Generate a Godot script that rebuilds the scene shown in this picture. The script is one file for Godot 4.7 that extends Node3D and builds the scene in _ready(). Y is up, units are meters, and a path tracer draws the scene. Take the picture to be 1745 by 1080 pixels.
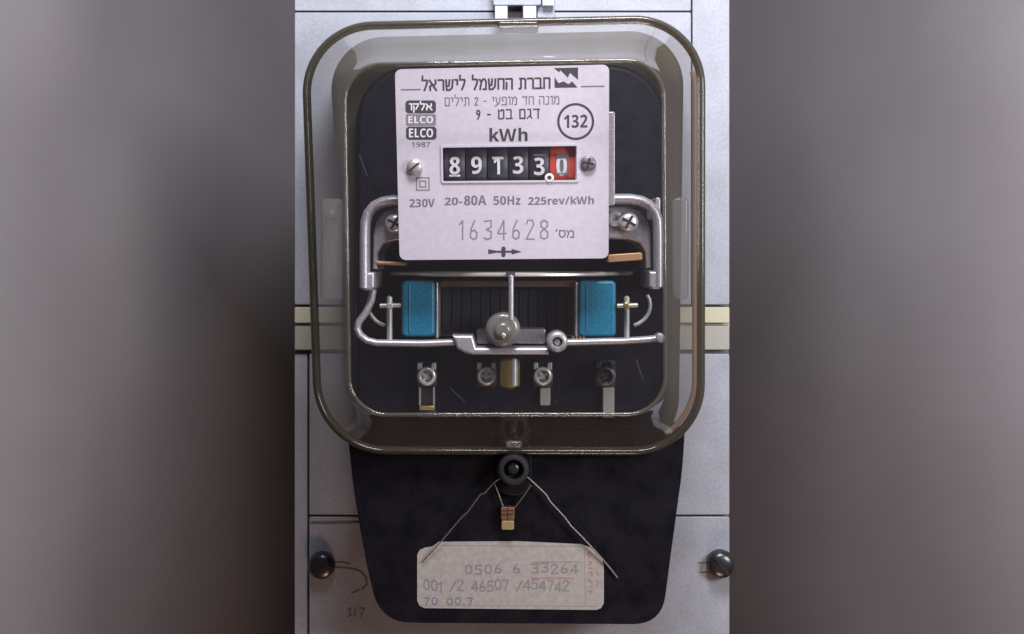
extends Node3D
# An electricity meter on its mounting board. One photo pixel at the board (z = 0) is 0.2 mm.
const S := 0.0002
const CAM := 0.42            # metres from the camera to the board
const PX := 868.0
const PY := 430.0
var M := {}
var org := {}
var taken := {}

# ------------------------------------------------------------------ placing
func k(z: float) -> float:
	return S * (CAM - z) / CAM

func P(px: float, py: float, z: float) -> Vector3:
	return Vector3((px - PX) * k(z), (PY - py) * k(z), z)

func V(px: float, py: float, z: float) -> Vector2:
	var p := P(px, py, z)
	return Vector2(p.x, p.y)

func xy(pts: PackedVector2Array, z: float) -> PackedVector2Array:
	var r := PackedVector2Array()
	for p in pts:
		r.append(V(p.x, p.y, z))
	return r

# ------------------------------------------------------------------ nodes
func numbered(called: String) -> String:
	if not taken.has(called):
		taken[called] = 0
		return called
	taken[called] += 1
	return "%s_%03d" % [called, taken[called]]

func thing(called: String, label: String, category: String, at: Vector3, group := "") -> Node3D:
	var o := Node3D.new()
	o.name = numbered(called)
	add_child(o)
	o.position = at
	org[o] = at
	o.set_meta("label", label)
	o.set_meta("category", category)
	if group:
		o.set_meta("group", group)
	return o

func part(called: String, st: SurfaceTool, m: Material, parent: Node3D, label := "") -> MeshInstance3D:
	var mesh := st.commit()
	var box := mesh.get_aabb()
	var c := box.get_center()
	var moved := SurfaceTool.new()
	moved.append_from(mesh, 0, Transform3D(Basis(), -c))
	var o := MeshInstance3D.new()
	o.mesh = moved.commit()
	o.name = called
	o.material_override = m
	o.cast_shadow = GeometryInstance3D.SHADOW_CASTING_SETTING_ON
	if parent == null:
		o.name = numbered(called)
		add_child(o)
		o.position = c
	else:
		parent.add_child(o, true)
		o.position = c - org[parent]
		taken[str(o.name)] = taken.get(str(o.name), 0)
	org[o] = c
	if label:
		o.set_meta("label", label)
	return o

func struct(called: String, st: SurfaceTool, m: Material) -> MeshInstance3D:
	var o := part(called, st, m, null)
	o.set_meta("kind", "structure")
	return o

# ------------------------------------------------------------------ shapes
func begin() -> SurfaceTool:
	var st := SurfaceTool.new()
	st.begin(Mesh.PRIMITIVE_TRIANGLES)
	return st

func tri(st: SurfaceTool, a: Vector3, b: Vector3, c: Vector3, na: Vector3, nb: Vector3, nc: Vector3) -> void:
	var g := (b - a).cross(c - a)
	if g.length_squared() < 1e-22:
		return
	if g.dot(na + nb + nc) > 0.0:          # front faces run clockwise
		st.set_normal(na); st.add_vertex(a)
		st.set_normal(nc); st.add_vertex(c)
		st.set_normal(nb); st.add_vertex(b)
	else:
		st.set_normal(na); st.add_vertex(a)
		st.set_normal(nb); st.add_vertex(b)
		st.set_normal(nc); st.add_vertex(c)

func quad(st: SurfaceTool, a: Vector3, b: Vector3, c: Vector3, d: Vector3, na: Vector3, nb: Vector3, nc: Vector3, nd: Vector3) -> void:
	tri(st, a, b, c, na, nb, nc)
	tri(st, a, c, d, na, nc, nd)

func rquad(tl: Vector2, tr: Vector2, br: Vector2, bl: Vector2, r: float, n := 8) -> PackedVector2Array:
	# rounded quadrilateral in photo pixels, clockwise on the picture
	var c := [tl, tr, br, bl]
	var out := PackedVector2Array()
	for i in 4:
		var p: Vector2 = c[i]
		var a: Vector2 = (c[(i + 3) % 4] - p).normalized()
		var b: Vector2 = (c[(i + 1) % 4] - p).normalized()
		for j in n + 1:
			var t := float(j) / n * PI / 2.0
			out.append(p + a * r * (1.0 - sin(t)) + b * r * (1.0 - cos(t)))
	return out

func rrect(x0: float, y0: float, x1: float, y1: float, r: float, n := 6) -> PackedVector2Array:
	return rquad(Vector2(x0, y0), Vector2(x1, y0), Vector2(x1, y1), Vector2(x0, y1), r, n)

func circle(cx: float, cy: float, r: float, n := 24) -> PackedVector2Array:
	var out := PackedVector2Array()
	for i in n:
		out.append(Vector2(cx + cos(TAU * i / n) * r, cy + sin(TAU * i / n) * r))
	return out

func area(p: PackedVector2Array) -> float:
	var s := 0.0
	for i in p.size():
		s += p[i].cross(p[(i + 1) % p.size()])
	return s / 2.0

func clean(p: PackedVector2Array) -> PackedVector2Array:
	var r := PackedVector2Array()
	for q in p:
		if r.is_empty() or r[r.size() - 1].distance_to(q) > 1e-6:
			r.append(q)
	if r.size() > 2 and r[0].distance_to(r[r.size() - 1]) < 1e-6:
		r.remove_at(r.size() - 1)
	if area(r) < 0.0:
		r.reverse()
	return r

func inset(p: PackedVector2Array, d: float) -> PackedVector2Array:
	var r := PackedVector2Array()
	var n := p.size()
	for i in n:
		var a := (p[i] - p[(i + n - 1) % n]).normalized()
		var b := (p[(i + 1) % n] - p[i]).normalized()
		var na := Vector2(-a.y, a.x)
		var nb := Vector2(-b.y, b.x)
		var m := (na + nb)
		var l := m.length()
		m = m / l if l > 1e-6 else na
		r.append(p[i] + m * d / maxf(0.35, m.dot(na)))
	return r

func edge_normals(p: PackedVector2Array) -> Array:
	# for every edge (normal at its start, normal at its end), smooth over soft corners
	var n := p.size()
	var e := []
	for i in n:
		var d := (p[(i + 1) % n] - p[i]).normalized()
		e.append(Vector2(d.y, -d.x))
	var out := []
	for i in n:
		var here: Vector2 = e[i]
		var before: Vector2 = e[(i + n - 1) % n]
		var after: Vector2 = e[(i + 1) % n]
		var s := (here + before).normalized() if here.dot(before) > 0.8 else here
		var t := (here + after).normalized() if here.dot(after) > 0.8 else here
		out.append([s, t])
	return out

func slab(st: SurfaceTool, pts: PackedVector2Array, z0: float, z1: float, bev := 0.0, back := true) -> void:
	# a plate with its outline in metres, from z0 to z1, its front edge rounded off
	var p := clean(pts)
	if p.size() < 3:
		return
	while bev > 0.0 and not fills(inset(p, bev)):
		bev = bev * 0.6 if bev > 0.00008 else 0.0
	var en := edge_normals(p)
	var n := p.size()
	var top := inset(p, bev) if bev > 0.0 else p
	var mid := inset(p, bev * 0.3) if bev > 0.0 else p
	for i in n:
		var j := (i + 1) % n
		var s := Vector3(en[i][0].x, en[i][0].y, 0)
		var t := Vector3(en[i][1].x, en[i][1].y, 0)
		var zb := z1 - bev
		quad(st, Vector3(p[i].x, p[i].y, z0), Vector3(p[j].x, p[j].y, z0), Vector3(p[j].x, p[j].y, zb), Vector3(p[i].x, p[i].y, zb), s, t, t, s)
		if bev > 0.0:
			var f := Vector3(0, 0, 1)
			var s2 := (s + f).normalized()
			var t2 := (t + f).normalized()
			var zm := z1 - bev * 0.3
			quad(st, Vector3(p[i].x, p[i].y, zb), Vector3(p[j].x, p[j].y, zb), Vector3(mid[j].x, mid[j].y, zm), Vector3(mid[i].x, mid[i].y, zm), s, t, t2, s2)
			quad(st, Vector3(mid[i].x, mid[i].y, zm), Vector3(mid[j].x, mid[j].y, zm), Vector3(top[j].x, top[j].y, z1), Vector3(top[i].x, top[i].y, z1), s2, t2, f, f)
	cap(st, top, z1, Vector3(0, 0, 1))
	if back:
		cap(st, p, z0, Vector3(0, 0, -1))

func fills(p: PackedVector2Array) -> bool:
	var big := PackedVector2Array()
	for q in p:
		big.append(q * 20000.0)
	return not Geometry2D.triangulate_polygon(big).is_empty()

func cap(st: SurfaceTool, p: PackedVector2Array, z: float, f: Vector3) -> void:
	var big := PackedVector2Array()
	for q in p:
		big.append(q * 20000.0)
	var ix := Geometry2D.triangulate_polygon(big)
	if ix.is_empty():
		push_warning("a face was left open")
	for i in range(0, ix.size(), 3):
		var a := p[ix[i]]
		var b := p[ix[i + 1]]
		var c := p[ix[i + 2]]
		tri(st, Vector3(a.x, a.y, z), Vector3(b.x, b.y, z), Vector3(c.x, c.y, z), f, f, f)

func plate(pts: PackedVector2Array, z0: float, z1: float, bev := 0.0) -> SurfaceTool:
	var st := begin()
	slab(st, xy(pts, z1), z0, z1, bev)
	return st

func loft(st: SurfaceTool, rings: Array, sharp := false) -> void:
	# rings: arrays of Vector3, same count, closed
	var n: int = rings[0].size()
	var m := rings.size()
	var nor := []
	for i in m:
		var row := []
		for j in n:
			var along: Vector3 = rings[i][(j + 1) % n] - rings[i][(j + n - 1) % n]
			var up: Vector3 = rings[mini(i + 1, m - 1)][j] - rings[maxi(i - 1, 0)][j]
			row.append(along.cross(up).normalized())
		nor.append(row)
	for i in m - 1:
		for j in n:
			var q := (j + 1) % n
			if sharp:
				var a: Vector3 = rings[i][j]
				var g: Vector3 = (rings[i][q] - a).cross(rings[i + 1][j] - a).normalized()
				quad(st, a, rings[i][q], rings[i + 1][q], rings[i + 1][j], g, g, g, g)
			else:
				quad(st, rings[i][j], rings[i][q], rings[i + 1][q], rings[i + 1][j], nor[i][j], nor[i][q], nor[i + 1][q], nor[i + 1][j])

func tube(st: SurfaceTool, path: Array, r: float, seg := 10, closed := false, squash := 1.0) -> void:
	var n := path.size()
	var rings := []
	var ref := Vector3(0, 0, 1)
	for i in n:
		var d: Vector3
		if closed:
			d = path[(i + 1) % n] - path[(i + n - 1) % n]
		else:
			d = path[mini(i + 1, n - 1)] - path[maxi(i - 1, 0)]
		d = d.normalized()
		var a := ref - d * ref.dot(d)
		if a.length() < 0.15:
			a = Vector3(0, 1, 0) - d * d.y
		a = a.normalized()
		var b := d.cross(a)
		var row := []
		for j in seg:
			var t := TAU * j / seg
			row.append([path[i] + (a * cos(t) * squash + b * sin(t)) * r, (a * cos(t) + b * sin(t) * squash).normalized()])
		rings.append(row)
	for i in (n if closed else n - 1):
		var A: Array = rings[i]
		var B: Array = rings[(i + 1) % n]
		for j in seg:
			var q := (j + 1) % seg
			quad(st, A[j][0], A[q][0], B[q][0], B[j][0], A[j][1], A[q][1], B[q][1], B[j][1])
	if not closed:
		for e in [[0, 1], [n - 1, n - 2]]:
			var f: Vector3 = (path[e[0]] - path[e[1]]).normalized()
			var tip: Vector3 = path[e[0]] + f * r * 0.5
			for j in seg:
				var q := (j + 1) % seg
				var u: Array = rings[e[0]][j]
				var w: Array = rings[e[0]][q]
				tri(st, tip, u[0], w[0], f, (u[1] + f).normalized(), (w[1] + f).normalized())

func lathe(st: SurfaceTool, at: Vector3, basis: Basis, prof: Array, seg := 28) -> void:
	# prof: [radius, height along basis.z]; soft joints are smoothed
	for i in prof.size() - 1:
		var a: Vector2 = prof[i]
		var b: Vector2 = prof[i + 1]
		var d := (b - a).normalized()
		var nn := Vector2(d.y, -d.x)
		var na := nn
		var nb := nn
		if i > 0:
			var e: Vector2 = (a - prof[i - 1]).normalized()
			var ne := Vector2(e.y, -e.x)
			if ne.dot(nn) > 0.6:
				na = (nn + ne).normalized()
		if i + 2 < prof.size():
			var e2: Vector2 = (prof[i + 2] - b).normalized()
			var ne2 := Vector2(e2.y, -e2.x)
			if ne2.dot(nn) > 0.6:
				nb = (nn + ne2).normalized()
		for j in seg:
			var t := TAU * j / seg
			var u := TAU * (j + 1) / seg
			var ct := Vector3(cos(t), sin(t), 0)
			var cu := Vector3(cos(u), sin(u), 0)
			var z := Vector3(0, 0, 1)
			quad(st, at + basis * (ct * a.x + z * a.y), at + basis * (cu * a.x + z * a.y), at + basis * (cu * b.x + z * b.y), at + basis * (ct * b.x + z * b.y),
				(basis * (ct * na.x + z * na.y)).normalized(), (basis * (cu * na.x + z * na.y)).normalized(), (basis * (cu * nb.x + z * nb.y)).normalized(), (basis * (ct * nb.x + z * nb.y)).normalized())

func disc(px: float, py: float, z0: float, z1: float, rpx: float, bev := 0.25, hole := 0.0) -> SurfaceTool:
	# a round boss seen from the front: radius in pixels at its front
	var st := begin()
	var r := rpx * k(z1)
	var h := z1 - z0
	var b := minf(r * bev, h * 0.8)
	var prof: Array = [Vector2(r, 0), Vector2(r, h - b), Vector2(r - b * 0.3, h - b * 0.3), Vector2(r - b, h)]
	if hole > 0.0:
		prof.append(Vector2(hole * r + b * 0.3, h))
		prof.append(Vector2(hole * r, h - b * 0.5))
		prof.append(Vector2(hole * r, h * 0.35))
		prof.append(Vector2(0, h * 0.35))
	else:
		prof.append(Vector2(0, h))
	var at := P(px, py, z1)
	lathe(st, Vector3(at.x, at.y, z0), Basis(), prof)
	return st

func bar_px(a: Vector2, b: Vector2, w: float) -> PackedVector2Array:
	var d := (b - a).normalized()
	var n := Vector2(-d.y, d.x) * w / 2.0
	return PackedVector2Array([a + n, b + n, b - n, a - n])

func screw(called: String, px: float, py: float, z0: float, z1: float, r: float, parent: Node3D, m: Material, turn := 0.3, cross := true, label := "") -> MeshInstance3D:
	var st := begin()
	var R := r * k(z1)
	var h := z1 - z0
	var at := P(px, py, z1)
	lathe(st, Vector3(at.x, at.y, z0), Basis(), [Vector2(R, 0), Vector2(R, h * 0.45), Vector2(R * 0.93, h * 0.7), Vector2(R * 0.75, h * 0.88), Vector2(R * 0.45, h * 0.97), Vector2(0, h)])
	var d := Vector2(cos(turn), sin(turn))
	var e := Vector2(-d.y, d.x)
	var o := part(called, st, m, parent, label)
	var sl := begin()
	slab(sl, xy(bar_px(Vector2(px, py) - d * r * 0.75, Vector2(px, py) + d * r * 0.75, r * 0.24), z1), z1 - h * 0.5, z1 + h * 0.015)
	if cross:
		slab(sl, xy(bar_px(Vector2(px, py) - e * r * 0.7, Vector2(px, py) - e * r * 0.13, r * 0.24), z1), z1 - h * 0.5, z1 + h * 0.015)
		slab(sl, xy(bar_px(Vector2(px, py) + e * r * 0.13, Vector2(px, py) + e * r * 0.7, r * 0.24), z1), z1 - h * 0.5, z1 + h * 0.015)
	if parent is MeshInstance3D:
		part("screw_slot", sl, M.slot, parent)
	else:
		part("slot", sl, M.slot, o)
	return o

# ------------------------------------------------------------------ lettering
func fit(src: Mesh, box: Rect2, tilt: float, z: float, depth := 0.00006, bend := 0.0) -> SurfaceTool:
	# the mesh's front fitted to a box in photo pixels; tilt lifts its right end (pixels)
	var ab := src.get_aabb()
	var st := begin()
	for s in src.get_surface_count():
		var a := src.surface_get_arrays(s)
		var v: PackedVector3Array = a[Mesh.ARRAY_VERTEX]
		var ix: PackedInt32Array = a[Mesh.ARRAY_INDEX] if a[Mesh.ARRAY_INDEX] != null else PackedInt32Array(range(v.size()))
		var q := PackedVector3Array()
		for p in v:
			var u := (p.x - ab.position.x) / ab.size.x
			var w := (p.y - ab.position.y) / ab.size.y
			var t := V(box.position.x + u * box.size.x, box.end.y - w * box.size.y - tilt * u, z)
			var zz := z + (depth if p.z > ab.get_center().z or ab.size.z < 1e-9 else 0.0)
			if bend > 0.0:
				var dy := (0.5 - w) * box.size.y * k(z)
				zz -= dy * dy / (2.0 * bend)
			q.append(Vector3(t.x, t.y, zz))
		for i in range(0, ix.size(), 3):
			var n := (q[ix[i + 2]] - q[ix[i]]).cross(q[ix[i + 1]] - q[ix[i]]).normalized()
			tri(st, q[ix[i]], q[ix[i + 1]], q[ix[i + 2]], n, n, n)
	return st

func letters(called: String, text: String, box: Rect2, tilt: float, z: float, m: Material, parent: Node3D, weight := 400, face := "Droid Sans", bend := 0.0) -> MeshInstance3D:
	var f := SystemFont.new()
	f.font_names = PackedStringArray([face])
	f.font_weight = weight
	var t := TextMesh.new()
	t.font = f
	t.text = text
	t.font_size = 48
	t.pixel_size = 0.01
	t.depth = 0.02
	t.curve_step = 2.0
	return part(called, fit(t, box, tilt, z, 0.00006, bend), m, parent)

var HEB := {
	"א": [0.95, [[0, 1, 0.95, 0], [0.12, 0, 0.08, 0.35, 0.4, 0.6], [0.55, 0.42, 0.86, 0.66, 0.82, 1]]],
	"ב": [0.9, [[0, 1, 0.66, 1, 0.74, 0.9, 0.74, 0], [0, 0, 0.9, 0]]],
	"ג": [0.65, [[0.08, 1, 0.42, 1, 0.5, 0.88, 0.5, 0.3, 0.65, 0], [0.5, 0.34, 0, 0]]],
	"ד": [0.85, [[0, 1, 0.85, 1], [0.68, 1, 0.68, 0]]],
	"ה": [0.88, [[0, 1, 0.8, 1, 0.86, 0.9, 0.86, 0], [0.1, 0.62, 0.1, 0]]],
	"ו": [0.36, [[0, 1, 0.28, 1, 0.33, 0.9, 0.33, 0]]],
	"ח": [0.88, [[0.08, 0, 0.08, 1, 0.78, 1, 0.84, 0.9, 0.84, 0]]],
	"ט": [0.9, [[0.02, 1, 0.1, 0.95, 0.1, 0.1, 0.18, 0, 0.7, 0, 0.86, 0.15, 0.86, 0.85, 0.75, 1, 0.5, 1, 0.4, 0.85]]],
	"י": [0.36, [[0, 1, 0.28, 1, 0.32, 0.9, 0.32, 0.52]]],
	"ל": [0.8, [[0.08, 1.42, 0.08, 1, 0.68, 1, 0.74, 0.86, 0.62, 0.5, 0.35, 0]]],
	"ם": [0.85, [[0.04, 1, 0.74, 1, 0.82, 0.88, 0.82, 0, 0.08, 0, 0.08, 1]]],
	"מ": [0.95, [[0, 1, 0.24, 0.72, 0.06, 0], [0.24, 0.72, 0.46, 1, 0.72, 1, 0.88, 0.76, 0.88, 0, 0.5, 0]]],
	"נ": [0.6, [[0.15, 1, 0.48, 1, 0.55, 0.9, 0.55, 0, 0, 0]]],
	"ע": [0.88, [[0.08, 1, 0.36, 0.1], [0.82, 1, 0.78, 0.42, 0.58, 0.14, 0, -0.14]]],
	"פ": [0.85, [[0.34, 0.5, 0.08, 0.55, 0.08, 0.9, 0.16, 1, 0.68, 1, 0.82, 0.84, 0.82, 0, 0, 0]]],
	"ק": [0.88, [[0, 1, 0.82, 1, 0.8, 0.7, 0.46, 0.12], [0.12, 0.62, 0.12, -0.4]]],
	"ר": [0.78, [[0, 1, 0.6, 1, 0.74, 0.86, 0.74, 0]]],
	"ש": [1.05, [[0.06, 1, 0.16, 0, 0.6, 0, 0.92, 0.24, 1.0, 1], [0.54, 1, 0.46, 0.42, 0.12, 0.34]]],
	"ת": [0.95, [[0.1, 1, 0.72, 1, 0.88, 0.86, 0.88, 0], [0.26, 1, 0.26, 0.12, 0.18, 0, 0, 0]]],
	"ס": [0.88, [[0.02, 1, 0.8, 1, 0.86, 0.6, 0.72, 0.12, 0.44, 0, 0.18, 0.12, 0.06, 0.5, 0.12, 1]]],
	"2": [0.55, [[0.02, 0.8, 0.12, 1, 0.42, 1, 0.52, 0.78, 0.02, 0, 0.55, 0]]],
	"1": [0.3, [[0, 0.8, 0.22, 1, 0.22, 0]]],
	"3": [0.55, [[0.02, 0.95, 0.5, 1, 0.5, 0.65, 0.2, 0.52, 0.52, 0.4, 0.5, 0.08, 0.25, 0, 0.02, 0.08]]],
	"4": [0.58, [[0.42, 0, 0.42, 1, 0, 0.3, 0.58, 0.3]]],
	"6": [0.55, [[0.34, 1, 0.08, 0.55, 0.04, 0.12, 0.24, 0, 0.46, 0.08, 0.5, 0.36, 0.3, 0.5, 0.08, 0.4]]],
	"8": [0.55, [[0.28, 0.54, 0.06, 0.66, 0.06, 0.9, 0.28, 1, 0.5, 0.9, 0.5, 0.66, 0.28, 0.54, 0.04, 0.36, 0.04, 0.1, 0.28, 0, 0.52, 0.1, 0.52, 0.36, 0.28, 0.54]]],
	"5": [0.55, [[0.5, 1, 0.1, 1, 0.06, 0.56, 0.36, 0.6, 0.5, 0.4, 0.48, 0.1, 0.25, 0, 0.02, 0.06]]],
	"7": [0.55, [[0.02, 1, 0.52, 1, 0.2, 0]]],
	"0": [0.55, [[0.28, 1, 0.08, 0.85, 0.04, 0.3, 0.2, 0, 0.4, 0.04, 0.52, 0.3, 0.5, 0.8, 0.28, 1]]],
	"9": [0.55, [[0.2, 0, 0.46, 0.4, 0.52, 0.8, 0.32, 1, 0.1, 0.92, 0.06, 0.66, 0.24, 0.5, 0.48, 0.62]]],
	"/": [0.5, [[0, 0, 0.5, 1]]],
	"'": [0.22, [[0.16, 1.2, 0.06, 0.9]]],
	"-": [0.5, [[0.05, 0.5, 0.45, 0.5]]],
	".": [0.15, [[0.05, 0.02, 0.1, 0.02]]],
	" ": [0.45, []],
}

func ink_line(st: SurfaceTool, pts: Array, w: float, z: float, lift: Array) -> void:
	# one pen stroke: flat quads, each a few microns above the one before, where they overlap at the joints
	for i in pts.size() - 1:
		var a: Vector2 = pts[i]
		var b: Vector2 = pts[i + 1]
		if a.distance_to(b) < 0.01:
			continue
		var d := (b - a).normalized() * w * 0.42
		lift[0] += 1
		var zz: float = z + 0.00002 + 0.000006 * (lift[0] % 9)
		var q := xy(bar_px(a - d, b + d, w), zz)
		var f := Vector3(0, 0, 1)
		quad(st, Vector3(q[0].x, q[0].y, zz), Vector3(q[1].x, q[1].y, zz), Vector3(q[2].x, q[2].y, zz), Vector3(q[3].x, q[3].y, zz), f, f, f, f)

func strokes(called: String, text: String, box: Rect2, tilt: float, z: float, w: float, m: Material, parent: Node3D, rtl := true, gap := 0.2, wobble := 0.0) -> MeshInstance3D:
	# Hebrew (and hand) lettering drawn with strokes of w pixels; box is the letters' body, base to top
	var order := []
	for ch in text:
		if HEB.has(ch):
			order.append(ch)
	if rtl:
		order.reverse()
	var wide := 0.0
	for ch in order:
		wide += HEB[ch][0] + gap
	wide -= gap
	var st := begin()
	var x := 0.0
	var lift := [0]
	var rng := RandomNumberGenerator.new()
	rng.seed = hash(text)
	for ch in order:
		var up := rng.randf_range(-wobble, wobble)
		for line in HEB[ch][1]:
			var pts := []
			for i in range(0, line.size(), 2):
				var u: float = (x + line[i]) / wide
				pts.append(Vector2(box.position.x + u * box.size.x, box.end.y - (line[i + 1] + up) * box.size.y - tilt * u))
			ink_line(st, pts, w, z, lift)
		x += HEB[ch][0] + gap
	return part(called, st, m, parent)

func marks(called: String, lines: Array, w: float, z: float, m: Material, parent: Node3D) -> MeshInstance3D:
	var st := begin()
	var lift := [0]
	for l in lines:
		var pts := []
		for i in range(0, l.size(), 2):
			pts.append(Vector2(l[i], l[i + 1]))
		ink_line(st, pts, w, z, lift)
	return part(called, st, m, parent)

# ------------------------------------------------------------------ materials
func noise_tex(seed_: int, freq: float, lo: Color, hi: Color, octaves := 4, size := 512) -> NoiseTexture2D:
	var n := FastNoiseLite.new()
	n.seed = seed_
	n.frequency = freq
	n.fractal_octaves = octaves
	var g := Gradient.new()
	g.set_color(0, lo)
	g.set_color(1, hi)
	var t := NoiseTexture2D.new()
	t.width = size
	t.height = size
	t.seamless = true
	t.noise = n
	t.color_ramp = g
	return t

func mat(called: String, r: float, g: float, b: float, rough := 0.5, metal := 0.0) -> StandardMaterial3D:
	# colour given as linear reflectance
	var m := StandardMaterial3D.new()
	m.resource_name = called
	m.albedo_color = Color(r, g, b).linear_to_srgb()
	m.roughness = rough
	m.metallic = metal
	M[called] = m
	return m

func textured(m: StandardMaterial3D, t: Texture2D, scale: float, bump: Texture2D = null, bump_cm := 0.0) -> void:
	m.albedo_texture = t
	m.uv1_triplanar = true
	m.uv1_scale = Vector3.ONE * scale
	if bump:
		m.heightmap_enabled = true
		m.heightmap_texture = bump
		m.heightmap_scale = bump_cm

func clear(called: String, r: float, g: float, b: float, alpha: float, rough := 0.03) -> void:
	var m := mat(called, r, g, b, rough)
	m.transparency = BaseMaterial3D.TRANSPARENCY_ALPHA
	m.albedo_color.a = alpha

func make_materials() -> void:
	var fine := noise_tex(3, 0.16, Color(0.88, 0.88, 0.89), Color(1, 1, 1), 3)
	var grime := noise_tex(8, 0.012, Color(0.91, 0.905, 0.895), Color(1, 1, 1), 5)
	var bumps := noise_tex(5, 0.12, Color(0, 0, 0), Color(1, 1, 1), 2)
	textured(mat("panel", 0.36, 0.385, 0.44, 0.55), fine, 9.0, bumps, 0.002)
	M.panel.detail_enabled = true
	M.panel.detail_albedo = grime
	M.panel.uv1_triplanar_sharpness = 4.0
	M.panel.detail_blend_mode = BaseMaterial3D.BLEND_MODE_MUL
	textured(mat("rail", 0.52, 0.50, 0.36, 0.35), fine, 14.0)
	textured(mat("rail_beige", 0.36, 0.36, 0.31, 0.4), fine, 14.0)  # greenish beige of the lower lip
	textured(mat("added_wall", 0.25, 0.24, 0.25, 0.85), noise_tex(21, 0.006, Color(0.84, 0.83, 0.84), Color(1, 1, 1), 4), 1.4)
	textured(mat("plastic", 0.0085, 0.0074, 0.0145, 0.5), noise_tex(31, 0.2, Color(0.55, 0.55, 0.6), Color(1, 1, 1), 5), 12.0, bumps, 0.004)
	M.plastic.metallic_specular = 0.32
	M.plastic.roughness = 1.0
	M.plastic.roughness_texture = noise_tex(91, 0.015, Color(0.34, 0.34, 0.34), Color(0.72, 0.72, 0.72), 6)
	mat("flange", 0.034, 0.029, 0.018, 0.7)
	M.flange.metallic_specular = 0.3
	mat("painted_reflection", 0.26, 0.15, 0.09, 0.45)  # colour of the warm reflection painted along the right rim
	mat("patch", 0.10, 0.10, 0.105, 0.6)
	mat("tan", 0.42, 0.25, 0.13, 0.4, 0.4)
	mat("umber", 0.11, 0.065, 0.04, 0.5)
	mat("iron", 0.005, 0.005, 0.007, 0.5)
	clear("clear_tab", 0.30, 0.30, 0.28, 0.3, 0.12)
	mat("backing", 0.17, 0.165, 0.165, 0.7)
	mat("rubber", 0.012, 0.012, 0.014, 0.7)
	mat("slot", 0.008, 0.008, 0.008, 0.8)
	textured(mat("name_plate", 0.85, 0.79, 0.88, 0.44, 0.6), noise_tex(41, 0.05, Color(0.95, 0.945, 0.95), Color(1, 1, 1), 5), 14.0)
	mat("ink", 0.035, 0.032, 0.042, 0.6)
	mat("grey_ink", 0.13, 0.115, 0.145, 0.6)
	mat("faded_ink", 0.235, 0.22, 0.235, 0.7)
	mat("pale_ink", 0.29, 0.275, 0.27, 0.7)
	mat("stamp", 0.19, 0.175, 0.20, 0.5)
	mat("white_print", 0.66, 0.65, 0.67, 0.5)
	mat("worn_white", 0.50, 0.49, 0.51, 0.6)
	mat("drum", 0.022, 0.020, 0.028, 0.45)
	mat("red_drum", 0.55, 0.065, 0.04, 0.45)
	textured(mat("cast", 0.56, 0.54, 0.57, 0.38, 0.55), noise_tex(51, 0.08, Color(0.75, 0.75, 0.76), Color(1, 1, 1), 3), 25.0)
	mat("steel", 0.66, 0.66, 0.65, 0.3, 0.55)
	mat("dull_steel", 0.42, 0.42, 0.40, 0.4, 0.5)
	mat("dark_steel", 0.08, 0.075, 0.08, 0.3, 0.8)
	mat("worn_steel", 0.17, 0.165, 0.175, 0.4, 0.4)
	mat("brass", 0.62, 0.46, 0.17, 0.3, 0.9)
	mat("copper", 0.62, 0.28, 0.13, 0.32, 0.9)
	textured(mat("coil_tape", 0.012, 0.20, 0.33, 0.42), noise_tex(61, 0.05, Color(0.75, 0.78, 0.8), Color(1, 1, 1), 4), 30.0)
	mat("disc", 0.74, 0.70, 0.66, 0.32, 0.6)
	textured(mat("paper", 0.42, 0.405, 0.39, 0.7), noise_tex(71, 0.03, Color(0.88, 0.87, 0.85), Color(1, 1, 1), 5), 25.0)
	mat("red_ink", 0.36, 0.20, 0.18, 0.6)
	mat("blue_ink", 0.19, 0.185, 0.26, 0.6)
	mat("pencil", 0.13, 0.10, 0.08, 0.8)
	mat("wire", 0.24, 0.21, 0.19, 0.4, 0.7)
	textured(mat("seal_copper", 0.40, 0.20, 0.13, 0.45, 0.4), noise_tex(81, 0.05, Color(0.5, 0.5, 0.5), Color(1, 1, 1), 3), 60.0)
	mat("seal_brass", 0.40, 0.33, 0.15, 0.45, 0.4)
	textured(mat("bright_tin", 0.66, 0.64, 0.68, 0.35, 0.25), fine, 12.0)
	mat("bearing", 0.17, 0.165, 0.15, 0.25, 0.2)
	clear("clear_front", 0.20, 0.19, 0.22, 0.035)
	clear("clear_edge", 0.10, 0.09, 0.07, 0.5, 0.1)
	clear("clear_side", 1, 1, 1, 0.34, 0.06)
	M.clear_side.vertex_color_use_as_albedo = true
	clear("clear_rim", 0.05, 0.043, 0.032, 0.90, 0.14)

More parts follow.
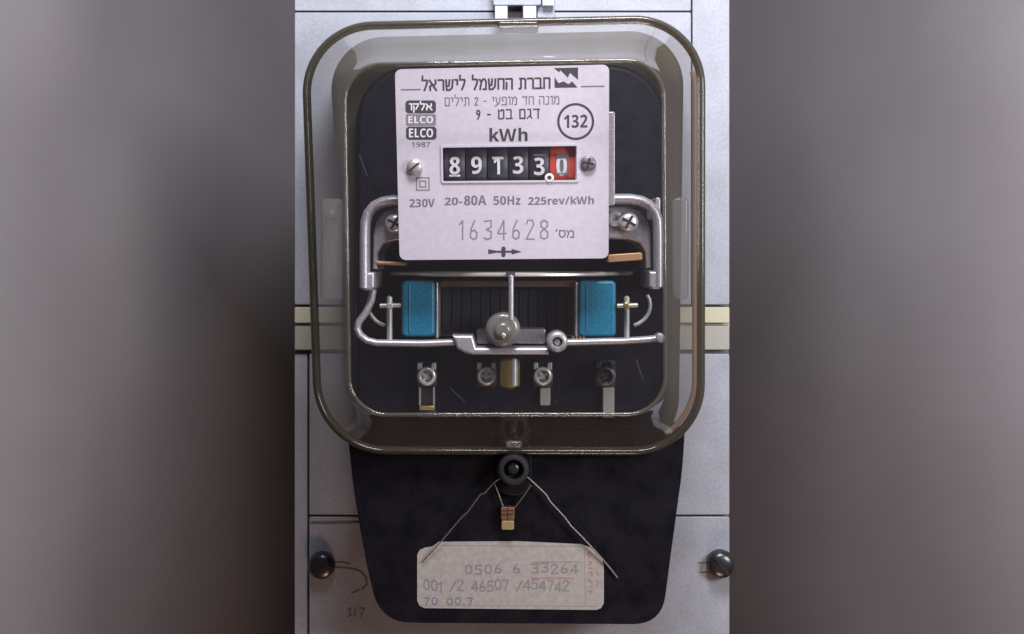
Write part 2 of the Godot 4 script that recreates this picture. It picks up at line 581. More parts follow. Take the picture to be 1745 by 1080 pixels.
# ------------------------------------------------------------------ the scene
func _ready() -> void:
	var cam := Camera3D.new()
	cam.name = "camera"
	cam.projection = Camera3D.PROJECTION_FRUSTUM
	cam.near = 0.05
	cam.far = 20.0
	cam.size = 1080.0 * S / CAM * cam.near
	cam.frustum_offset = Vector2((872.5 - PX) * S / CAM * cam.near, (PY - 540.0) * S / CAM * cam.near)
	cam.position = Vector3(0, 0, CAM)
	add_child(cam)
	cam.current = true
	var env := Environment.new()
	env.background_mode = Environment.BG_COLOR
	env.background_color = Color(0.058, 0.054, 0.060).linear_to_srgb()
	env.tonemap_mode = Environment.TONE_MAPPER_LINEAR
	env.tonemap_exposure = 1.0
	env.sdfgi_enabled = true
	env.ssao_enabled = true
	env.ssil_enabled = true
	var we := WorldEnvironment.new()
	we.name = "environment"
	we.environment = env
	add_child(we)
	lamp("ceiling_lamp", Vector3(0.03, 0.27, 0.20), Vector3(0.02, 0.0, 0.0), Vector2(0.14, 0.10), Color(0.985, 0.975, 1.0), 0.225)
	lamp("side_fill", Vector3(0.30, 0.06, 0.30), Vector3(0.03, -0.02, 0.0), Vector2(0.12, 0.14), Color(0.99, 0.98, 1.0), 0.135)  # unseen fill light added to brighten the lower right of the board
	lamp("low_lamp", Vector3(0.05, -0.45, 0.22), Vector3(0.03, -0.05, 0.06), Vector2(0.10, 0.04), Color(1.0, 0.78, 0.64), 0.055)
	make_materials()
	build_wall()
	build_board()
	build_meter()
	build_seal()

func lamp(called: String, at: Vector3, to: Vector3, size: Vector2, col: Color, e: float) -> void:
	var l := AreaLight3D.new()
	l.name = called
	l.area_size = size
	l.light_color = col
	l.light_energy = e
	l.shadow_enabled = true
	l.set("area_range", 5.0)
	l.set("area_attenuation", 2.0)
	add_child(l)
	l.look_at_from_position(at, to, Vector3(0, 1, 0) if absf((to - at).normalized().y) < 0.95 else Vector3(0, 0, 1))

func build_wall() -> void:
	var st := begin()
	# added recess, sides curved to shade softly; the board stands on a post
	var prof := [Vector2(-1.2, -0.02), Vector2(-0.6, -0.02)]
	for i in 61:
		var x := lerpf(-0.26, 0.26, i / 60.0)
		var f := smoothstep(0.045, 0.235, -x) if x < 0.0 else smoothstep(0.055, 0.215, x)
		prof.append(Vector2(x, -0.32 + 0.30 * f))
	prof.append(Vector2(0.6, -0.02))
	prof.append(Vector2(1.2, -0.02))
	for i in prof.size() - 1:
		var a: Vector2 = prof[i]
		var b: Vector2 = prof[i + 1]
		var na := wall_normal(prof, i)
		var nb := wall_normal(prof, i + 1)
		quad(st, Vector3(a.x, -0.9, a.y), Vector3(b.x, -0.9, b.y), Vector3(b.x, 0.9, b.y), Vector3(a.x, 0.9, a.y), na, nb, nb, na)
	var back := Vector3(0, 0, -1)
	quad(st, Vector3(-1.2, -0.9, -0.40), Vector3(1.2, -0.9, -0.40), Vector3(1.2, 0.9, -0.40), Vector3(-1.2, 0.9, -0.40), back, back, back, back)
	struct("added_wall", st, M.added_wall)
	var post := begin()
	slab(post, PackedVector2Array([Vector2(-0.04, -0.9), Vector2(0.04, -0.9), Vector2(0.04, 0.12), Vector2(-0.04, 0.12)]), -0.3199, -0.0205)
	struct("support_post", post, M.added_wall)

func wall_normal(prof: Array, i: int) -> Vector3:
	var d: Vector2 = prof[mini(i + 1, prof.size() - 1)] - prof[maxi(i - 1, 0)]
	return Vector3(-d.y, 0, d.x).normalized()

func build_board() -> void:
	var x0 := 502.0
	var x1 := 1243.0
	# backing sheet behind the panels
	var t := thing("backing_board", "narrow grey backing board showing only in the gaps between the pale panels", "board", P(872, 1350, -0.012))
	part("sheet", plate(rrect(x0 + 1, -215, x1 - 1, 1350, 4), -0.02, -0.0040, 0.0005), M.backing, t)
	# upper panel
	var u := thing("upper_panel", "pale lilac grey cover panel behind the top half of the meter", "panel", P(872, 519, 0))
	part("sheet", plate(rrect(x0, 21, 1177.5, 519, 3), -0.0038, 0.0, 0.0003), M.panel, u)
	part("top_strip", plate(rrect(x0, -215, 1177.5, 18.5, 3), -0.0038, 0.0003, 0.0003), M.panel, u)
	part("side_strip", plate(rrect(1180, -215, x1, 519, 3), -0.0038, 0.0001, 0.0003), M.panel, u)
	# rail
	var r := thing("mounting_rail", "cream coloured horizontal rail crossing behind the meter between two panels", "rail", P(872, 600, -0.003))
	var st := begin()
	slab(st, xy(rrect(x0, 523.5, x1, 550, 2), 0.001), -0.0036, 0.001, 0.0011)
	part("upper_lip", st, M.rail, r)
	st = begin()
	slab(st, xy(rrect(x0, 549.4, x1, 557, 1), -0.0022), -0.0036, -0.0022)
	part("groove", st, M.rail, r)
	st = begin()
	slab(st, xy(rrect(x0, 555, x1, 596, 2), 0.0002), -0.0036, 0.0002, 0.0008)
	part("lower_lip", st, M.rail_beige, r)
	# lower panel
	var l := thing("lower_panel", "dirty pale grey panel with two dark screws behind the terminal cover", "panel", P(872, 1350, 0))
	part("sheet", plate(rrect(527, 603, x1, 877, 3), -0.0036, 0.0, 0.0003), M.panel, l)
	part("lower_sheet", plate(rrect(527, 880.5, x1, 1350, 3), -0.0036, 0.0, 0.0003), M.panel, l)
	part("edge_strip", plate(rrect(x0, 603, 523.5, 1350, 3), -0.0036, -0.0012, 0.0003), M.panel, l)
	part("bead", plate(rrect(529, 889, 612, 891.5, 1), -0.0001, 0.0003, 0.0001), M.pencil, l)
	screw("screw", 546, 967, 0.0, 0.0045, 23, l, M.dark_steel, -0.75, false, "dark slotted screw at the left edge")
	screw("screw", 1231, 965, 0.0, 0.005, 24, l, M.dark_steel, 0.9, false, "dark domed screw at the right edge")
	marks("scratch", [[568, 957, 582, 957, 596, 960], [570, 966, 590, 967, 604, 969], [604, 969, 616, 974, 624, 984, 625, 996, 618, 1003], [612, 1004, 600, 1010]], 3.2, 0.0, M.pencil, l)
	marks("pencil_note", [[592, 1036, 598, 1036, 595, 1042, 599, 1047, 593, 1050], [605, 1036, 604, 1050], [612, 1036, 621, 1036, 615, 1051]], 2.0, 0.0, M.pencil, l)
	marks("scratch", [[1190, 959, 1214, 958], [1192, 975, 1216, 974]], 2.4, 0.0, M.pencil, l)
	# bracket at the top
	var b := thing("hanging_bracket", "bright tin bracket with dark slot holding the top of the meter", "bracket", P(880, 40, 0))
	part("left_leg", plate(rrect(843, 10, 865, 37, 2), 0.0006, 0.006, 0.0006), M.bright_tin, b)
	part("right_leg", plate(rrect(891, 10, 914, 37, 2), 0.0006, 0.006, 0.0006), M.bright_tin, b)
	part("slot_plate", plate(rrect(865.5, 12, 890.5, 37, 1), 0.0006, 0.002), M.dark_steel, b)
	part("top_bar", plate(rrect(840, -40, 922, 9, 3), 0.0006, 0.0045, 0.0006), M.panel, b)
	part("side_plate", plate(rrect(924, -40, 944, 10, 2), 0.0006, 0.0045, 0.0006), M.bright_tin, b)
	part("side_tab", plate(rrect(915.5, 9.5, 945, 30, 2), 0.0006, 0.002, 0.0005), M.panel, b)

func build_meter() -> void:
	var t := thing("electricity_meter", "black electricity meter with clear smoked cover over a silver number plate", "meter", P(875, 1060, 0))
	# --- base
	part("base_plate", plate(rquad(Vector2(606, 112), Vector2(1134, 108), Vector2(1140, 770), Vector2(604, 770), 96, 12), 0.0202, 0.026, 0.002), M.plastic, t)
	part("base_flange", plate(rquad(Vector2(556, 62), Vector2(1168, 48), Vector2(1158, 775), Vector2(606, 775), 96, 12), 0.0005, 0.020, 0.003), M.flange, t)
	# --- terminal cover
	var tc := PackedVector2Array()
	var outline := [Vector2(592, 735), Vector2(1167, 735), Vector2(1163, 800), Vector2(1141, 960), Vector2(1128, 1064), Vector2(648, 1061), Vector2(622, 950), Vector2(602, 830)]
	var radius := [3, 3, 40, 40, 66, 72, 40, 40]
	for i in outline.size():
		var p: Vector2 = outline[i]
		var a: Vector2 = (outline[(i + outline.size() - 1) % outline.size()] - p)
		var c: Vector2 = (outline[(i + 1) % outline.size()] - p)
		var rr: float = minf(radius[i], minf(a.length(), c.length()) * 0.48)
		for j in 9:
			var f := j / 8.0
			tc.append((p + a.normalized() * rr).lerp(p, f).lerp(p.lerp(p + c.normalized() * rr, f), f))
	var cover := part("terminal_cover", plate(tc, 0.0005, 0.030, 0.003), M.plastic, t)
	part("screw_tab", plate(rrect(843, 742, 908, 846, 28), 0.0301, 0.0325, 0.001), M.plastic, cover)
	part("screw_boss", disc(875, 801, 0.0326, 0.0375, 27, 0.2, 0.62), M.rubber, cover)
	screw("cover_screw", 875, 799, 0.0346, 0.0365, 11, cover, M.dark_steel, 0.4, false)
	# --- paper sticker
	var zs := 0.0303
	var sp := PackedVector2Array()
	for v in [[748, 923], [880, 922], [990, 927], [1006, 933], [1024, 950], [1029, 962], [1029, 1028], [1024, 1036], [1016, 1039], [724, 1036], [715, 1032], [711, 1024], [711, 945], [715, 937], [724, 933], [736, 931]]:
		sp.append(Vector2(v[0], v[1]))
	var s := part("paper_sticker", plate(sp, 0.0301, zs), M.paper, t)
	strokes("handwriting", "0506 6 33264", Rect2(793, 961, 192, 15), 1, zs, 2.4, M.faded_ink, s, false, 0.25, 0.16)
	strokes("handwriting", "001 /2 46507 /454742", Rect2(722, 989, 248, 17), 0, zs, 2.3, M.faded_ink, s, false, 0.14, 0.18)
	strokes("handwriting", "70 00.7", Rect2(722, 1018, 84, 12), 0, zs, 2.0, M.blue_ink, s, false, 0.25, 0.08)
	marks("ruled_line", [[906, 958, 986, 957], [904, 985, 978, 985]], 1.6, zs, M.red_ink, s)
	marks("ruled_line", [[716, 1031, 1020, 1033], [750, 929, 990, 931], [996, 932, 998, 1032]], 1.0, zs, M.pale_ink, s)
	strokes("side_note", "4717 111", Rect2(1001, 940, 6, 6), 0, zs, 1.0, M.red_ink, s, false)
	marks("side_print", [[1003, 942, 1009, 946, 1003, 950], [1003, 956, 1009, 958, 1004, 962], [1003, 968, 1009, 968], [1003, 976, 1009, 974, 1009, 982], [1003, 988, 1009, 992], [1003, 999, 1009, 1000], [1003, 1008, 1009, 1006, 1005, 1014], [1016, 974, 1020, 980], [1016, 988, 1020, 994, 1016, 1000]], 1.7, zs, M.red_ink, s)
	build_frame(t)
	build_movement(t)
	build_terminals(t)
	build_name_plate(t)
	build_register(t)
	build_cover(t)

func arc(cx: float, cy: float, r: float, a0: float, a1: float, z: float, n := 8) -> Array:
	var out := []
	for i in n + 1:
		var a := deg_to_rad(lerpf(a0, a1, float(i) / n))
		out.append(P(cx + cos(a) * r, cy + sin(a) * r, z))
	return out

func build_frame(t: Node3D) -> void:
	# cast frame: two cheeks beside the number plate, a bowed lower bar
	for side in [-1, 1]:
		var cx := 872.0
		var f := func(x: float, y: float) -> Vector2:
			return Vector2(cx + side * (x - cx), y) if side > 0 else Vector2(2.0 * cx - x, y + 2)
		var o := PackedVector2Array()
		for v in [[1010, 352], [1068, 352], [1090, 360], [1103, 376], [1108, 396], [1109, 456], [1101, 458], [1099, 428], [1090, 414], [1072, 408], [1010, 406]]:
			o.append(f.call(v[0], v[1]))
		var cheek := part("frame_cheek", plate(o, 0.0265, 0.046, 0.0012), M.cast, t)
		var st := begin()
		var path := []
		for v in [[1010, 339], [1075, 339], [1092, 342], [1106, 349], [1116, 361], [1121, 376], [1122, 400], [1122, 488]]:
			var q: Vector2 = f.call(v[0], v[1])
			path.append(P(q.x, q.y, 0.049))
		tube(st, path, 0.0016, 12, false, 1.6)
		part("outer_rib", st, M.cast, cheek)
		var lug := PackedVector2Array()
		for v in [[1106, 462], [1124, 462], [1124, 493], [1112, 493], [1106, 488]]:
			lug.append(f.call(v[0], v[1]))
		part("lug", plate(lug, 0.0265, 0.051, 0.0008), M.cast, cheek)
		var sc: Vector2 = f.call(1072, 378)
		screw("screw", sc.x, sc.y, 0.0461, 0.0495, 17, cheek, M.steel, 0.5)
		if side > 0:
			part("washer", disc(1048, 372, 0.0465, 0.0475, 14, 0.2, 0.4), M.steel, cheek)
		var low := begin()
		var lp := []
		if side < 0:
			for v in [[636, 494], [633, 512], [624, 532], [612, 548], [609, 560], [614, 571], [626, 580], [642, 584], [720, 585], [774, 583]]:
				lp.append(P(v[0], v[1], 0.047))
		else:
			for v in [[966, 583], [1060, 581], [1105, 578], [1126, 575]]:
				lp.append(P(v[0], v[1], 0.047))
		tube(low, lp, 0.0011, 10, false, 1.5)
		part("lower_bar", low, M.cast, cheek)
	part("bar_end", disc(1126, 576, 0.045, 0.050, 8), M.cast, t)
	# the pale strip that shows beside the number plate
	part("side_bracket", plate(rrect(1030, 190, 1048, 350, 3), 0.0265, 0.052, 0.0006), M.cast, t)
	part("side_bracket", plate(rrect(1117, 336, 1126, 372, 4), 0.0265, 0.050, 0.0006), M.cast, t)
	# uprights that carry the number plate
	for x in [720.0, 990.0]:
		part("upright", plate(rrect(x - 10, 180, x + 10, 400, 2), 0.0262, 0.0562), M.dull_steel, t)

func build_movement(t: Node3D) -> void:
	# the aluminium disc, edge on, turning on its upright spindle
	var c := P(872, 469, 0.018)
	var st := begin()
	var up := Basis(Vector3(1, 0, 0), Vector3(0, 0, -1), Vector3(0, 1, 0))
	var y := P(872, 468, 0.056).y
	lathe(st, Vector3(c.x, y, 0.0175), up, [Vector2(0, -0.0006), Vector2(0.0393, -0.0006), Vector2(0.0397, -0.0003), Vector2(0.0397, 0.0003), Vector2(0.0393, 0.0006), Vector2(0, 0.0006)], 72)
	var d := part("rotor_disc", st, M.disc, t)
	st = begin()
	tube(st, [P(871, 470, 0.0585), P(871, 545, 0.0585)], 0.0008, 10)
	part("pointer", st, M.cast, d)
	part("mark", plate(rrect(862, 463.5, 878, 471, 1), 0.0572, 0.0578), M.ink, d)
	# brake magnet and copper strip behind the number plate
	part("copper_strip", plate(rquad(Vector2(1036, 434), Vector2(1094, 430), Vector2(1095, 443), Vector2(1036, 447), 3), 0.040, 0.0485, 0.0008), M.tan, t)
	part("core", plate(rrect(700, 478, 1044, 574, 6), 0.0262, 0.031, 0.001), M.drum, t)
	part("yoke_strip", plate(rrect(750, 478, 984, 489, 3), 0.0312, 0.042, 0.0008), M.umber, t)
	part("copper_strip", plate(rquad(Vector2(640, 444), Vector2(690, 447), Vector2(690, 453), Vector2(640, 451), 2), 0.040, 0.0485, 0.0008), M.tan, t)
	# laminated iron between the coils
	for i in 14:
		part("lamination", plate(rrect(754 + i * 16.3, 492, 768 + i * 16.3, 560 + 4 * (i % 3), 1), 0.0312, 0.0335 + 0.0004 * (i % 2), 0.0003), M.iron, t)
	for side in [-1, 1]:
		st = begin()
		var bow := []
		for j in 9:
			var w := lerpf(-0.5, 1.25, j / 8.0)
			bow.append(P(868 + side * (200 + 40 * cos(w)), 520 + 36 * sin(w), 0.042))
		tube(st, bow, 0.0006, 8)
		part("damping_bow", st, M.dull_steel, t)
	# two blue taped coils
	for side in [0, 1]:
		var a := 684.0 if side == 0 else 986.0
		var b := 741.0 if side == 0 else 1050.0
		var coil := part("coil", plate(rrect(a, 478, b, 574, 8), 0.0312, 0.046, 0.003), M.coil_tape, t)
		part("bobbin_flange", plate(rrect((b + 1 if side == 0 else a - 6), 480, (b + 6 if side == 0 else a - 1), 577, 2), 0.0312, 0.045, 0.0005), M.dull_steel, coil)
		part("tape_fold", plate(rrect(a + 12, 486, a + 15, 568, 1), 0.0455, 0.0463, 0.0003), M.coil_tape, coil)
		var px := 664.0 if side == 0 else 1068.0
		st = begin()
		tube(st, [P(px, 506, 0.044), P(px, 580, 0.044)], 0.0009, 10)
		part("post", st, M.dull_steel, coil)
		st = begin()
		tube(st, [P(px - 16, 521, 0.0462), P(px + 18, 520, 0.0462)], 0.0007, 8)
		part("cross_pin", st, M.dull_steel, coil)
		part("nut", disc(px, 521, 0.044, 0.0485, 6, 0.25), M.brass if side else M.dull_steel, coil)
	# bracket with lower bearing
	var br := PackedVector2Array()
	for v in [[770, 571], [806, 571], [812, 592], [936, 592], [936, 605], [806, 605], [792, 602], [778, 594]]:
		br.append(Vector2(v[0], v[1]))
	var bracket := part("bearing_bracket", plate(br, 0.0335, 0.050, 0.001), M.cast, t)
	part("boss", disc(950, 583, 0.040, 0.0525, 18, 0.3, 0.45), M.cast, bracket)
	part("boss_plug", disc(950, 583, 0.046, 0.0515, 6, 0.4), M.dull_steel, bracket)
	part("back_plate", plate(rrect(812, 560, 930, 586, 4), 0.0312, 0.043, 0.0008), M.cast, bracket)
	var bear := part("lower_bearing", disc(857, 562, 0.043, 0.0525, 30, 0.3), M.bearing, t)
	part("jewel", disc(857, 564, 0.0526, 0.0540, 15, 0.5), M.bearing, bear)
	part("jewel_cap", disc(858, 571, 0.0541, 0.0550, 4, 0.5), M.steel, bear)
	# copper turns right of the bracket
	st = begin()
	for i in 4:
		var p := P(976 + i * 6, 581, 0.045)
		var ring := []
		for j in 14:
			var q := TAU * j / 14
			ring.append(p + Vector3(0.0002 * sin(q), cos(q) * 0.0014, sin(q) * 0.0014))
		tube(st, ring, 0.00034, 6, true)
	part("copper_winding", st, M.seal_copper, t)

func build_terminals(t: Node3D) -> void:
	var where := [[727, 641, 56], [829, 641, 0], [925, 641, 34], [1032, 640, 56]]
	for i in where.size():
		var x: float = where[i][0]
		var y: float = where[i][1]
		var m: Material = M.steel if i < 3 else M.dark_steel
		var c := part("terminal_clamp", plate(rrect(x - 17, y - 26, x + 17, y + 18, 3), 0.0262, 0.031, 0.0006), M.drum, t)
		var head := part("terminal_screw", disc(x, y, 0.0312, 0.036, 15.5, 0.18, 0.66), m, c)
		var cross := begin()
		for w in [[0.6 + i, 9.0], [0.6 + i + PI / 2.0, 9.0]]:
			var dv: Vector2 = Vector2(cos(w[0]), sin(w[0])) * w[1]
			slab(cross, xy(bar_px(Vector2(x, y) - dv, Vector2(x, y) + dv, 5.0), 0.0345), 0.0325, 0.0345 + 0.0001 * float(w[0] > 0.7 + i))
		if head:
			part("terminal_screw_cross", cross, m, c)
		part("washer", disc(x, y, 0.0311, 0.0328, 17, 0.2), M.dull_steel, c)
		for s in [-1, 1]:
			part("prong", plate(rrect(x + s * 12 - 4, y - 23, x + s * 12 + 4, y - 11, 2), 0.0311, 0.0345, 0.0005), m, c)
		var long: float = where[i][2]
		if long > 0:
			part("link_strip", plate(rrect(x - 13 + (8 if i else 0), y + 19, x + (15 if i != 2 else 13), y + 16 + long, 2), 0.0262, 0.029, 0.0005), M.dull_steel if i else M.dark_steel, c)
			if i == 0:
				part("link_edge", plate(rrect(x - 13, y + 19, x - 10, y + 49.5, 1), 0.0291, 0.0305), M.dull_steel, c)
				part("link_edge", plate(rrect(x + 11, y + 19, x + 14, y + 49.5, 1), 0.0291, 0.0305), M.dull_steel, c)
				part("link_foot", plate(rrect(x - 13, y + 50, x + 14, y + 58, 2), 0.0291, 0.0312, 0.0006), M.brass, c)
	var st := begin()
	tube(st, [P(869, 614, 0.040), P(869, 657, 0.040)], 0.0031, 20)
	part("brass_sleeve", st, M.brass, t)
	st = begin()
	tube(st, [P(876, 612, 0.0425), P(876, 656, 0.0425)], 0.0011, 12)
	part("steel_pin", st, M.steel, t)

func ringpts(p: PackedVector2Array, z: float) -> Array:
	var r := []
	for q in p:
		r.append(P(q.x, q.y, z))
	return r

func build_name_plate(t: Node3D) -> void:
	var z := 0.0575
	var outer := rquad(Vector2(673, 118), Vector2(1038, 110), Vector2(1037, 440), Vector2(681, 443), 11, 6)
	var hole := rquad(Vector2(754, 251), Vector2(983, 248), Vector2(983, 307), Vector2(755, 309), 2, 6)
	var st := begin()
	var oz: Array = ringpts(outer, z)
	var back := []
	for v in oz:
		back.append(v - Vector3(0, 0, 0.0012))
	loft(st, [oz, ringpts(hole, z)], true)
	loft(st, [back, oz], true)
	var hz := ringpts(hole, z)
	var hb := []
	for v in hz:
		hb.append(v - Vector3(0, 0, 0.0012))
	loft(st, [hz, hb], true)
	loft(st, [back, hb], true)
	var n := part("name_plate", st, M.name_plate, t)
	strokes("company_name", "חברת החשמל לישראל", Rect2(719, 137, 218, 17), 4, z, 3.3, M.ink, n, true, 0.26)
	st = begin()
	for poly in [[[944, 116], [985, 115], [985, 136], [971.5, 124], [967.5, 132], [955, 119.5], [952.5, 123]], [[945, 131], [952, 142], [960, 138.5], [969, 143.5], [975, 138.5], [984, 149], [945, 149.5]]]:
		var p := PackedVector2Array()
		for v in poly:
			p.append(Vector2(v[0], v[1]))
		slab(st, xy(p, z), z + 0.00002, z + 0.00006)
	part("zigzag_emblem", st, M.ink, n)
	marks("header_rule", [[684, 153, 716, 152.5]], 2.4, z, M.grey_ink, n)
	marks("header_rule", [[991, 147.5, 1029, 147]], 2.4, z, M.grey_ink, n)
	strokes("type_line", "מונה חד מופעי - 2 תילים", Rect2(758, 167, 195, 13), 3, z, 1.8, M.grey_ink, n, true, 0.28)
	strokes("model_line", "דגם בט - 9", Rect2(812, 188, 107, 15), 2, z, 2.5, M.ink, n, true, 0.34)
	letters("unit_text", "kWh", Rect2(834, 218, 65, 23), 0.5, z, M.ink, n, 700)
	# ringed number
	st = begin()
	var ring := ringpts(circle(981, 207, 31.5, 48), z + 0.00005)
	loft(st, [ring, ringpts(circle(981, 207, 27.5, 48), z + 0.00005)], true)
	part("number_ring", st, M.ink, n)
	letters("ring_number", "132", Rect2(961, 196, 40, 22), 1, z, M.ink, n, 700)
	# maker's badge: three bands
	part("badge_band", plate(rrect(691, 171, 743, 193, 6), z + 0.00002, z + 0.00006), M.ink, n)
	part("badge_band", plate(rrect(692, 194.5, 743, 214, 2), z + 0.00002, z + 0.00006), M.stamp, n)
	part("badge_band", plate(rrect(692, 215.5, 744, 238, 6), z + 0.00002, z + 0.00006), M.ink, n)
	strokes("badge_text", "אלקו", Rect2(698, 177, 38, 10), 0, z + 0.00006, 2.4, M.white_print, n, true, 0.24)
	letters("badge_text", "ELCO", Rect2(696, 198, 42, 12), 0, z + 0.00007, M.white_print, n, 700)
	letters("badge_text", "ELCO", Rect2(697, 219, 41, 15), 0, z + 0.00007, M.white_print, n, 700)
	letters("badge_year", "1987", Rect2(702, 242, 31, 8.5), 0, z, M.ink, n, 400)
	# screws through the plate
	screw("plate_screw", 706, 284, z + 0.0001, z + 0.0022, 13.5, n, M.dull_steel, -0.7, false)
	screw("plate_screw", 1003, 278, z + 0.0001, z + 0.0016, 13.5, n, M.worn_steel, 0.2, true)
	# double square of protective insulation
	marks("double_square", [[710, 303, 731, 303, 731, 324, 710, 324, 710, 303], [715.5, 308.5, 725.5, 308.5, 725.5, 318.5, 715.5, 318.5, 715.5, 308.5]], 2.4, z, M.stamp, n)
	letters("voltage_text", "230V", Rect2(698, 339, 43, 14), 0.4, z, M.grey_ink, n, 700)
	letters("current_text", "20-", Rect2(758, 336.5, 30, 13), 0.3, z, M.grey_ink, n, 700)
	letters("current_text", "80A", Rect2(791, 333, 38, 16.5), 0.3, z, M.grey_ink, n, 700)
	letters("frequency_text", "50Hz", Rect2(841, 334, 46, 15), 0.3, z, M.grey_ink, n, 700)
	letters("constant_text", "225rev/kWh", Rect2(900, 335, 112, 14), 1.5, z, M.grey_ink, n, 700)
	strokes("serial_number", "1634628", Rect2(783, 376, 151, 32), 1.0, z, 2.5, M.stamp, n, false, 0.42)
	strokes("serial_mark", "מס'", Rect2(947, 393, 31, 11), 0, z, 2.2, M.grey_ink, n, true, 0.22)
	st = begin()
	for poly in [[[832, 424.5], [846, 427], [872, 427], [872, 424], [889, 428.7], [872, 433.5], [872, 430.3], [846, 430.3], [832, 433]]]:
		var p := PackedVector2Array()
		for v in poly:
			p.append(Vector2(v[0], v[1]))
		slab(st, xy(p, z), z + 0.00002, z + 0.00006)
	slab(st, xy(rrect(854.5, 420, 861.5, 437.5, 3), z), z + 0.00002, z + 0.00009)
	part("rotation_arrow", st, M.ink, n)

func build_register(t: Node3D) -> void:
	var z := 0.0575
	var fr := begin()
	var a := rquad(Vector2(751, 248), Vector2(986, 245), Vector2(986, 310), Vector2(752, 312), 3, 4)
	var b := rquad(Vector2(754.5, 251.5), Vector2(982.5, 248.5), Vector2(982.5, 306.5), Vector2(755.5, 308.5), 2, 4)
	var ra := ringpts(a, z + 0.00005)
	var rb := ringpts(a, z + 0.0004)
	loft(fr, [ra, rb, ringpts(b, z + 0.0004), ringpts(b, z - 0.0012)], true)
	var reg := part("register_frame", fr, M.name_plate, t)
	var xs := [775, 812, 848, 883, 919, 957]
	var edges := [754, 793, 830, 866, 901, 936, 984]
	var digits := ["8", "9", "1", "3", "3", "0"]
	var R := 0.0105
	var side := Basis(Vector3(0, 0, -1), Vector3(0, 1, 0), Vector3(1, 0, 0))
	var zd := z - 0.0018
	for i in 6:
		var st := begin()
		var p0 := P(edges[i] + 0.6, 279, zd)
		var p1 := P(edges[i + 1] - 0.6, 279, zd)
		lathe(st, Vector3(p0.x, p0.y, zd - R), side, [Vector2(0, 0), Vector2(R - 0.0002, 0), Vector2(R, 0.0002), Vector2(R, p1.x - p0.x - 0.0002), Vector2(R - 0.0002, p1.x - p0.x), Vector2(0, p1.x - p0.x)], 64)
		var drum := part("digit_drum", st, M.red_drum if i == 5 else M.drum, reg, "red last drum showing the decimal digit" if i == 5 else "")
		var h: float = 30 if i < 5 else 33
		var top: float = [267, 266, 267, 266, 268, 266][i]
		var x: float = xs[i]
		var digit: String = digits[i]
		letters("digit", digit, Rect2(x - (9.0 if i != 2 else 7.0), top, 18.0 if i != 2 else 11.0, h), [0.4, -0.5, 0.0, 0.3, -0.6, 0.5][i], zd + 0.00025, M.worn_white, reg, 700, "Droid Sans", R)
		if i == 0:
			part("digit_bar", plate(rrect(x - 9, 297.5, x + 9, 300.5, 1), zd - 0.0008, zd - 0.0004), M.white_print, reg)
		if i == 2:
			part("digit_bar", plate(rrect(x - 9, 267, x + 10, 271.5, 1), zd - 0.0003, zd + 0.0001), M.worn_white, reg)
		if i == 5:
			part("drum_patch", plate(rrect(x - 9, 261, x + 12, 297, 2), zd - 0.0022, zd + 0.0001), M.patch, reg)
		if i == 4:
			part("digit_bar", plate(rrect(x - 10, 262.5, x + 11, 266, 1), zd - 0.0006, zd - 0.0002), M.stamp, reg)
	part("decimal_point", disc(936, 303, z - 0.0010, z + 0.0006, 8, 0.2, 0.45), M.white_print, reg)
	part("decimal_dot", disc(936, 304, z - 0.0004, z + 0.0003, 4, 0.2), M.ink, reg)

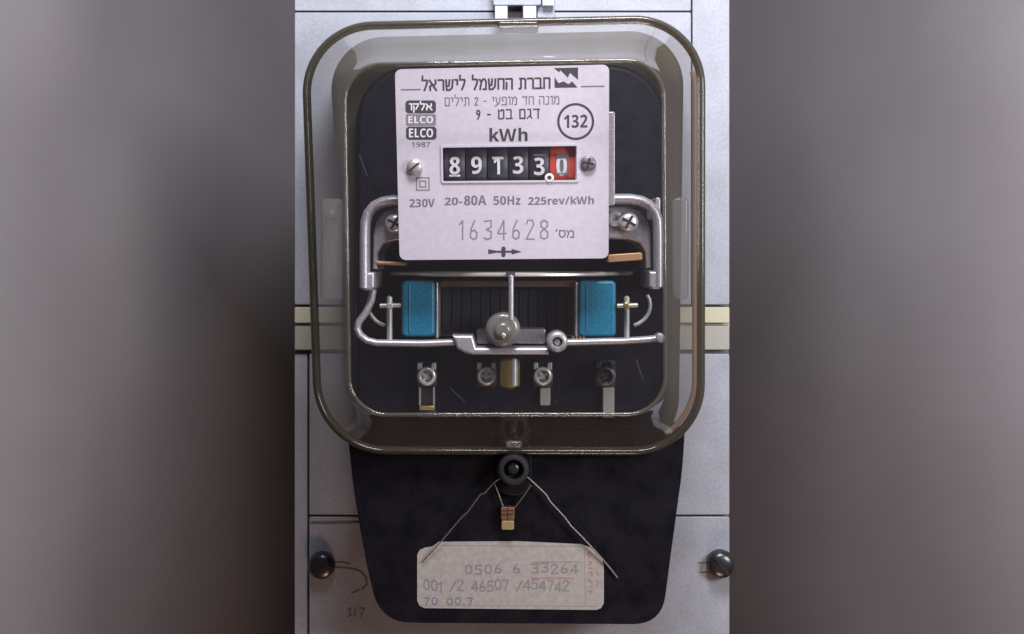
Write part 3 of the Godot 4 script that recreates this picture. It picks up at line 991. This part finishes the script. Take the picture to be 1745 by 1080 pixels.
func build_cover(t: Node3D) -> void:
	var n := 16
	var outer := rquad(Vector2(519, 46), Vector2(1195, 31), Vector2(1194, 769), Vector2(544, 767), 116, n)
	var inner := rquad(Vector2(584, 108), Vector2(1133, 100), Vector2(1136, 708), Vector2(594, 709), 66, n)
	var lay := [[0.0, 0.0305], [0.0, 0.0345], [0.03, 0.0362], [0.10, 0.0375], [0.3, 0.0455], [0.55, 0.0545], [0.8, 0.063], [0.9, 0.0693], [0.955, 0.0722], [0.985, 0.0737], [1.0, 0.0743], [1.03, 0.0746]]
	var rings := []
	for l in lay:
		var pts := PackedVector2Array()
		for i in outer.size():
			pts.append(outer[i].lerp(inner[i], l[0]))
		rings.append(ringpts(pts, l[1]))
	var st := begin()
	loft(st, rings)
	var c := part("clear_cover", st, M.clear_side, t, "smoked transparent cover with rounded corners")
	# darker olive tint towards top and right, painted in for the side walls' reflections
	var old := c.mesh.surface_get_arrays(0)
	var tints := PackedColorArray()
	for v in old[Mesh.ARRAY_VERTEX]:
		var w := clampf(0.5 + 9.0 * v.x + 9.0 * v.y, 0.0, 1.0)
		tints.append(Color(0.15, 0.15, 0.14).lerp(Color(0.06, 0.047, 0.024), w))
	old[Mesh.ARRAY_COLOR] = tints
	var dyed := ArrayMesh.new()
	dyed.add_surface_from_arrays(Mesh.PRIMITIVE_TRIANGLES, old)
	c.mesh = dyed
	# front pane
	st = begin()
	var last := PackedVector2Array()
	for v in rings[rings.size() - 1]:
		last.append(Vector2(v.x, v.y))
	cap(st, clean(last), 0.0746, Vector3(0, 0, 1))
	part("front_pane", st, M.clear_front, c)
	for sc in [[[612, 262, 626, 300]], [[768, 662, 792, 684]], [[1084, 612, 1096, 648]]]:
		marks("scratch", sc, 0.6, 0.0746, M.clear_tab, c)
	# reddish brown tube inside the right rim, painted in for a warm reflection
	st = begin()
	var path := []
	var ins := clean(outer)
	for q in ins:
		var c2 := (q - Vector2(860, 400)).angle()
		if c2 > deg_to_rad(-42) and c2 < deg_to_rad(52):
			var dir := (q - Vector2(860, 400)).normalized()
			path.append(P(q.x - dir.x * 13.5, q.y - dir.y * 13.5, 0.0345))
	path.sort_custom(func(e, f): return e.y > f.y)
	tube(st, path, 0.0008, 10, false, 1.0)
	part("painted_reflection", st, M.painted_reflection, c, "reddish brown streak painted as a warm reflection along the right side of the rim")
	# rolled rim
	st = begin()
	path = []
	var rim := clean(outer)
	for q in rim:
		path.append(P(q.x, q.y, 0.0333))
	tube(st, path, 0.0013, 12, true, 1.8)
	part("rim", st, M.clear_rim, c)
	st = begin()
	path = []
	for q in clean(last):
		path.append(Vector3(q.x, q.y, 0.0741))
	tube(st, path, 0.0006, 10, true)
	part("front_edge", st, M.clear_edge, c)
	part("side_clip", plate(rrect(546, 338, 584, 512, 9), 0.0335, 0.037, 0.001), M.clear_tab, c)
	part("side_clip", plate(rrect(1146, 336, 1174, 510, 9), 0.0335, 0.037, 0.001), M.clear_tab, c)
	part("clip_boss", disc(562, 367, 0.0371, 0.040, 10, 0.6), M.clear_tab, c)
	part("locating_tab", plate(rrect(848, 36, 918, 50, 5), 0.030, 0.0372, 0.001), M.clear_rim, c)
	part("locating_tab", plate(rrect(862, 752, 890, 763, 4), 0.0362, 0.0385, 0.0008), M.clear_tab, c)

func build_seal() -> void:
	var z := 0.0322
	var t := thing("wire_seal", "twisted sealing wires from the black screw boss with small copper lead seal", "seal", P(866, 905, z))
	var st := begin()
	tube(st, [P(852, 815, 0.0332), P(843, 821, z), P(826, 840, z), P(819, 842, z), P(797, 872, z), P(786, 882, z), P(768, 903, z), P(742, 934, 0.0312), P(720, 958, 0.0309)], 0.00021, 8)
	part("wire", st, M.wire, t)
	st = begin()
	tube(st, [P(898, 812, 0.0332), P(909, 822, z), P(930, 842, z), P(938, 855, z), P(962, 881, z), P(972, 895, z), P(992, 915, z), P(1020, 945, 0.0315), P(1038, 966, 0.0310), P(1052, 984, 0.0308)], 0.00027, 8)
	part("wire", st, M.wire, t)
	st = begin()
	tube(st, [P(843, 824, z), P(850, 843, z), P(858, 866, z)], 0.00028, 8)
	part("wire_end", st, M.wire, t)
	st = begin()
	tube(st, [P(905, 826, z), P(892, 845, z), P(876, 866, z)], 0.00028, 8)
	part("wire_end", st, M.wire, t)
	part("lead_seal", plate(rrect(853, 864, 877, 886, 3), 0.0305, 0.0335, 0.0008), M.seal_copper, t)
	marks("crimp", [[856, 871, 874, 870], [856, 877, 874, 876], [865, 866, 865, 884]], 1.4, 0.0335, M.dark_steel, t)
	part("lead_seal", plate(rrect(854, 886.5, 876, 903, 3), 0.0305, 0.0332, 0.0008), M.seal_brass, t)
